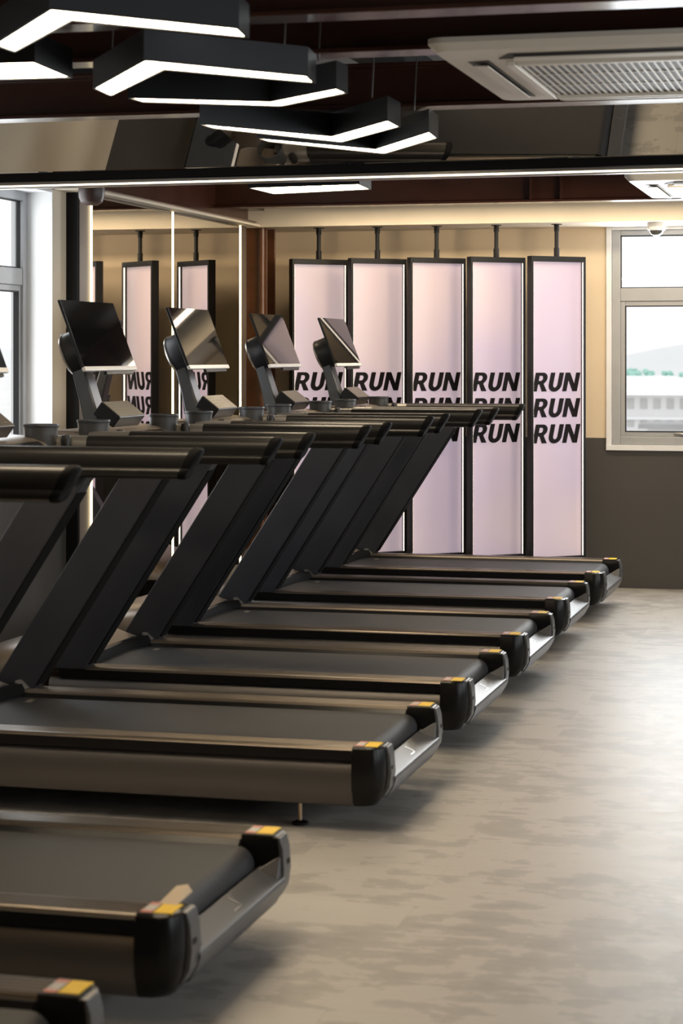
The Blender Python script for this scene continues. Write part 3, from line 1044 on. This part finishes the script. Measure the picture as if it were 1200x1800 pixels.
# --- leaning uprights
for s in (-1, 1):
    ya, yb_ = sorted((s * .375, s * .462))
    side = [(-1.655, .262), (-1.485, .262), (-.955, 1.085), (-.938, 1.112), (-1.10, 1.112), (-1.125, 1.085)]
    up = MB().prism(side, 'y', ya, yb_).build('upright', M['charcoal'], tread, bevel=.008)
    # black strip along the underside, its shade put into the colour
    dx, dz = .53, .823
    L_ = math.hypot(dx, dz)
    nx, nz = dz / L_, -dx / L_
    c0, c1 = (-1.47, .285), (-.975, 1.055)
    ym, yn = ya + .004, yb_ - .004
    MB().prism([(c0[0], c0[1]), (c0[0] + nx * .004, c0[1] + nz * .004), (c1[0] + nx * .004, c1[1] + nz * .004), (c1[0], c1[1])], 'y', ym, yn).build('underside_shade', M['matte_black'], up)

# --- hand rails: grip, grey sleeve, slanted end cap
HP = [(.036, 1.118), (.041, 1.128), (.040, 1.137), (.034, 1.142), (.037, 1.150), (.040, 1.165), (.039, 1.182), (.033, 1.196), (.020, 1.2045), (0, 1.207),
      (-.020, 1.2045), (-.033, 1.196), (-.039, 1.182), (-.040, 1.165), (-.037, 1.150), (-.034, 1.142), (-.040, 1.137), (-.041, 1.128), (-.036, 1.118), (-.022, 1.108), (0, 1.105), (.022, 1.108)]


def bar(x0, x1, slant, k=1.0, zc=1.155, yc=0.0):
    def P(x, sl):
        return [(x + sl * (z - 1.105), yc + y * k, zc + (z - zc) * k) for y, z in HP]
    return MB().loft([P(x0, 0), P(x1, slant)])


for s in (-1, 1):
    hr = bar(-1.29, -.620, .50, 1.0, yc=s * .455).build('handrail', M['grip'], tread, smooth=50)
    rings = []
    for dx, k in ((-.012, .99), (-.004, 1.025), (.012, 1.015), (.018, .95), (.020, .82)):
        rings.append([(-.617 + dx + .50 * (z - 1.105), s * .455 + y * k, 1.155 + (z - 1.155) * k) for y, z in HP])
    MB().loft(rings).build('end_plug', M['matte_black'], hr, smooth=50)
    bar(-1.46, -1.288, 0, .97, yc=s * .452).build('grip_sleeve', M['grey_metal'], hr, smooth=50)
    # cup holder in line with the rail
    cup = MB()
    cup.lathe([(.0, 1.135), (.054, 1.135), (.059, 1.145), (.061, 1.215), (.063, 1.238), (.064, 1.245), (.061, 1.247), (.058, 1.238), (.054, 1.155), (0, 1.150)], (-1.465, s * .415, 0), n=32)
    ch = cup.build('cup_holder', M['cup'], tread, smooth=40)
    cr = MB().lathe([(.058, 1.236), (.064, 1.236), (.0665, 1.242), (.0645, 1.248), (.0595, 1.247), (.0575, 1.241)], (-1.465, s * .415, 0), n=32)
    cr.f = [f for f in cr.f if len(f) == 4]
    cr.mi = [0] * len(cr.f)
    cr.build('cup_rim', M['charcoal'], ch, smooth=60)

# --- console bridge between the rails
mb = MB()
bp = [(-1.66, 1.15), (-1.61, 1.11), (-1.46, 1.118), (-1.42, 1.15), (-1.425, 1.178), (-1.47, 1.198), (-1.60, 1.208), (-1.65, 1.19)]
mb.prism(bp, 'y', -.45, .45)
br = mb.build('console_bridge', M['hood'], tread, bevel=.010, seg=3)
MB().add([(-1.445, -.34, 1.189), (-1.40, -.30, 1.172), (-1.40, .30, 1.172), (-1.445, .34, 1.189), (-1.445, -.34, 1.14), (-1.40, -.30, 1.14), (-1.40, .30, 1.14), (-1.445, .34, 1.14)],
         [(0, 1, 2, 3), (4, 5, 6, 7), (0, 1, 5, 4), (1, 2, 6, 5), (2, 3, 7, 6), (3, 0, 4, 7)]).build('tray_lip', M['plastic'], br, bevel=.003)
for s in (-1, 1):
    MB().lathe([(0, 1.15), (.016, 1.15), (.02, 1.19), (.016, 1.208), (0, 1.212)], (-1.36, s * .40, 0), n=16).build('speed_button', M['grip'], br)

# --- control panel wedge
A_, B_, C_, D_ = (-1.535, 1.314), (-1.452, 1.250), (-1.485, 1.206), (-1.572, 1.262)
cp = MB().prism([A_, B_, C_, D_], 'y', -.15, .15).build('control_panel', M['plastic'], tread, bevel=.005)
ax = Vector((B_[0] - A_[0], 0, B_[1] - A_[1]))
nrm = Vector((-ax.z, 0, ax.x)).normalized()
if nrm.z < 0:
    nrm = -nrm


def on_panel(u, y, h=0.0):
    p = Vector((A_[0], 0, A_[1])) + ax * u + nrm * h
    return (p.x, y, p.z)


def panel_patch(mb, u0, u1, y0, y1, h0, h1, mi=0):
    vs = [on_panel(u, y, h) for u in (u0, u1) for y in (y0, y1) for h in (h0, h1)]
    return mb.add(vs, [(0, 1, 3, 2), (4, 6, 7, 5), (0, 4, 5, 1), (2, 3, 7, 6), (0, 2, 6, 4), (1, 5, 7, 3)], mi)


kf = panel_patch(MB(), .05, .95, -.143, .143, -.001, .0016).build('keypad_face', M['keypad'], cp)
mb = MB()
for r_ in (.22, .40, .58, .78):
    for c_ in (-.115, -.095, -.075, .075, .095, .115):
        panel_patch(mb, r_, r_ + .05, c_ - .006, c_ + .006, .0014, .0021)
    if r_ in (.40, .58):
        for c_ in (-.03, 0, .03):
            panel_patch(mb, r_, r_ + .04, c_ - .008, c_ + .008, .0014, .0021)
mb.build('keypad_marks', M['keymark'], kf)

# --- mast, disc and screen
mast_pts = [(-1.650, 1.20), (-1.575, 1.20), (-1.590, 1.26), (-1.668, 1.50), (-1.725, 1.50), (-1.676, 1.32)]
ms = MB()
for yy in (0,):
    ms.prism(mast_pts, 'y', -.05, .05)
mast = ms.build('screen_mast', M['mast'], tread, bevel=.010, seg=3)

st, sb = Vector((-1.655, 0, 1.730)), Vector((-1.545, 0, 1.442))      # top and bottom of the front face
sd = (sb - st)
sl = sd.length
sd.normalize()
sn = Vector((-sd.z, 0, sd.x))
if sn.x < 0:
    sn = -sn


def scr(mb, u0, u1, y0, y1, n0, n1, mi=0):
    vs = []
    for u in (u0, u1):
        for y in (y0, y1):
            for n in (n0, n1):
                p = st + sd * u + sn * n
                vs.append((p.x, y, p.z))
    return mb.add(vs, [(0, 1, 3, 2), (4, 6, 7, 5), (0, 4, 5, 1), (2, 3, 7, 6), (0, 2, 6, 4), (1, 5, 7, 3)], mi)


screen = scr(MB(), 0, sl, -.30, .30, -.014, -.0015).build('screen', M['plastic'], tread, bevel=.003)
scr(MB(), .002, sl - .018, -.2985, .2985, -.002, .0).build('screen_glass', M['screen'], screen)
scr(MB(), sl - .0175, sl + .002, -.3005, .3005, -.013, .003).build('bottom_bezel', M['bar_white'], screen, bevel=.003)
scr(MB(), sl - .004, sl + .016, -.06, .26, -.018, -.004).build('speaker_bar', M['plastic'], screen, bevel=.003)
F = Matrix((( -sd.x, 0, -sn.x), (0, 1, 0), (-sd.z, 0, -sn.z)))
dc = st + sd * (.60 * sl) - sn * .014
disc = MB().lathe([(0, -.002), (.080, -.002), (.090, .03), (.094, .06), (.092, .132), (.085, .142), (0, .142)], dc, n=40, frame=F).build('mount_disc', M['charcoal'], tread)
rim = MB().lathe([(.088, .138), (.0935, .132), (.0945, .138), (.087, .1455), (.082, .1435)], dc, n=40, frame=F)
rim.f = [f for f in rim.f if len(f) == 4]
rim.mi = [0] * len(rim.f)
rim.build('disc_rim', M['silver'], disc)

# --- levelling feet
for x, s in ((-.25, -1), (-.25, 1), (-1.95, -1), (-1.95, 1)):
    y = s * .36
    fb = MB().lathe([(0, .0), (.026, .0), (.026, .008), (.012, .014), (0, .014)], (x, y, 0), n=18).build('levelling_foot', M['plastic'], tread)
    MB().tube((x, y, .012), (x, y, .088), .0065, n=12).tube((x, y, .070), (x, y, .080), .012, n=6).build('foot_bolt', M['bolt'], fb)

TP = [(-1.5506, 12.165), (-1.5697, 10.843), (-1.5509, 9.458), (-1.5412, 8.117), (-1.5397, 6.752), (-1.5240, 4.748), (-1.508, 3.375)]
TL = ['charcoal treadmill nearest the glowing RUN panels, at the far end of the row',
      'charcoal treadmill second from the glowing RUN panels',
      'charcoal treadmill third from the glowing RUN panels',
      'charcoal treadmill fourth from the glowing RUN panels, in the middle of the row',
      'charcoal treadmill with a wide floor gap before it, standing on a brass levelling bolt',
      'charcoal treadmill second from the camera, a tan paper tag on its near rail label',
      'charcoal treadmill closest to the camera, only its far rail end in the bottom left corner']
treads = []
for i, (x, y) in enumerate(TP):
    o = tread if i == 0 else copy_tree(tread)
    o.location = (x, y, 0)
    tag(o, TL[i], 'treadmill', 'row of charcoal treadmills')
    treads.append(o)
# tan tag sticking up on the second treadmill from the camera
tg = MB()
for (x0, y0, z0, x1, y1, z1) in ((-.012, -.36, .274, -.004, -.29, .300),):
    tg.add([(x0 - .022, y0, z0), (x0 + .022, y0, z0), (x1 + .026, y1, z1 - .012), (x1 + .012, y1 + .01, z1), (x1 - .012, y1, z1 - .003),
            (x0 - .022, y0 + .002, z0 - .001), (x0 + .022, y0 + .002, z0 - .001), (x1 + .026, y1 + .002, z1 - .014), (x1 + .012, y1 + .012, z1 - .002), (x1 - .012, y1 + .002, z1 - .005)],
           [(0, 1, 2, 3, 4), (9, 8, 7, 6, 5), (0, 5, 6, 1), (1, 6, 7, 2), (2, 7, 8, 3), (3, 8, 9, 4), (4, 9, 5, 0)])
t_ = tg.build('paper_tag', M['paper'], treads[5])
t_['label'] = 'tan paper tag stuck to the near rail label'

# ================================================================== OUTSIDE THE BACK WINDOW
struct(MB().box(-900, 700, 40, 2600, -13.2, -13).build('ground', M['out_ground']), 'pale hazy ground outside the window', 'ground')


def hill(y, z, label, seed):
    rnd = random.Random(seed)
    n = 60
    xs = [-900 + 1700 * k / n for k in range(n + 1)]
    ph = [rnd.uniform(0, 6.28) for _ in range(4)]
    zs = [z + 9 * math.sin(x / 170 + ph[0]) + 5 * math.sin(x / 61 + ph[1]) + 2 * math.sin(x / 23 + ph[2]) for x in xs]
    front = [(x, y - 160, -13) for x in xs]
    mid = [(x, y - 60, -13 + (q + 13) * .62) for x, q in zip(xs, zs)]
    top = [(x, y, q) for x, q in zip(xs, zs)]
    back = [(x, y + 260, -13) for x in xs]
    o = MB().loft([front, mid, top, back], cap=False, closed=False).build('hill', M['out_hill'], smooth=180)
    return struct(o, label, 'hill')


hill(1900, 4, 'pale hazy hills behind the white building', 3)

# white long building
bl = empty('white_building', (-33, 300, -13))
tag(bl, 'long white building with white hipped roof seen through the back window', 'building')
MB().box(-22, 13.4, 0, 14, 0, 8.9).build('wall', M['out_white'], bl)
MB().add([(-24, -2, 8.9), (16, -2, 8.9), (16, 16, 8.9), (-24, 16, 8.9), (-12, 7, 11.6), (4, 7, 11.6)],
         [(0, 1, 5, 4), (1, 2, 5), (2, 3, 4, 5), (3, 0, 4), (0, 3, 2, 1)]).build('roof', M['out_roof'], bl)
for fz, hh in ((6.9, 1.5), (4.3, .9), (2.0, 1.2)):
    for k in range(18):
        x = -21 + k * 1.9
        MB().box(x, x + 1.0, -.12, 0.05, fz, fz + hh).build('window', M['out_grey'], bl)
MB().box(-22.4, 13.6, -.5, 0, 5.35, 5.7).build('floor_band', M['out_roof'], bl)
# annex building to its right
b2 = empty('annex_building', (-20, 262, -13))
tag(b2, 'small pale annex with flat grey roof at the right of the white building', 'building')
MB().box(-8, 8, 0, 9, 0, 5.4).build('wall', M['out_white'], b2)
MB().box(-9, 9, -1.4, 10, 5.4, 6.0).build('roof', M['out_dark'], b2)
for k in range(6):
    x = -7.2 + k * 2.5
    MB().box(x, x + 1.3, -.1, 0.05, 3.0, 4.6).build('window', M['out_grey'], b2)
    MB().box(x, x + 1.3, -.1, 0.05, .5, 2.0).build('window', M['out_grey'], b2)
# canopy
b3 = empty('carport', (-17.5, 215, -13))
tag(b3, 'grey roofed open carport in front of the pale annex', 'carport')
MB().box(-3.2, 5, -3, 3, 5.6, 6.0).build('roof', M['out_dark'], b3)
for x in (-2.8, 4.6):
    for y in (-2.6, 2.6):
        MB().box(x - .15, x + .15, y - .15, y + .15, 0, 5.6).build('post', M['out_grey'], b3)
MB().box(-2.9, 4.8, 2.4, 2.6, 2.2, 5.6).build('back_screen', M['out_grey'], b3)


def tree(x, y, z0, h, w, seed, label):
    root = empty('tree', (x, y, z0))
    tag(root, label, 'tree', 'hazy trees behind the white building')
    rnd = random.Random(seed)
    MB().tube((0, 0, 0), (0, 0, h * .5), w * .06, w * .03, n=8).build('trunk', M['out_grey'], root)
    mb = MB()
    for k in range(16):
        a, q = rnd.uniform(0, 6.28), rnd.random() ** .5
        c = (q * w * .42 * math.cos(a), q * w * .42 * math.sin(a), h - w * .26 - (h * .22) * rnd.random() - q * w * .25)
        r_ = w * rnd.uniform(.16, .26)
        prof = [(r_ * math.sin(R(t)) * rnd.uniform(.85, 1.1), -r_ * .8 * math.cos(R(t))) for t in range(0, 181, 30)]
        mb.lathe(prof, c, n=9)
    mb.build('crown', M['out_tree'], root)


tl = ['hazy teal tree behind the roof, beside the left edge of the back window glass', 'hazy teal tree behind the roof, second from the left edge of the window',
      'hazy teal tree behind the roof ridge, third from the left edge of the window', 'hazy teal tree behind the roof, fourth from the window edge',
      'hazy teal tree behind the roof near the right picture edge', 'hazy teal tree behind the roof cut by the right picture edge']
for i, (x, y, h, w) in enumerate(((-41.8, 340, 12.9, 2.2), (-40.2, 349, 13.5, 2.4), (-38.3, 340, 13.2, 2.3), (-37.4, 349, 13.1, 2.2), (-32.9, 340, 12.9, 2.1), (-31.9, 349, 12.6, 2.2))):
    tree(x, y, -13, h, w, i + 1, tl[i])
fp = empty('flag_pole', (-34.9, 292, -13))
tag(fp, 'thin white pole rising in front of the white building roof', 'pole')
MB().tube((0, 0, 0), (0, 0, 13.4), .09, .05, n=8).build('pole', M['out_roof'], fp)
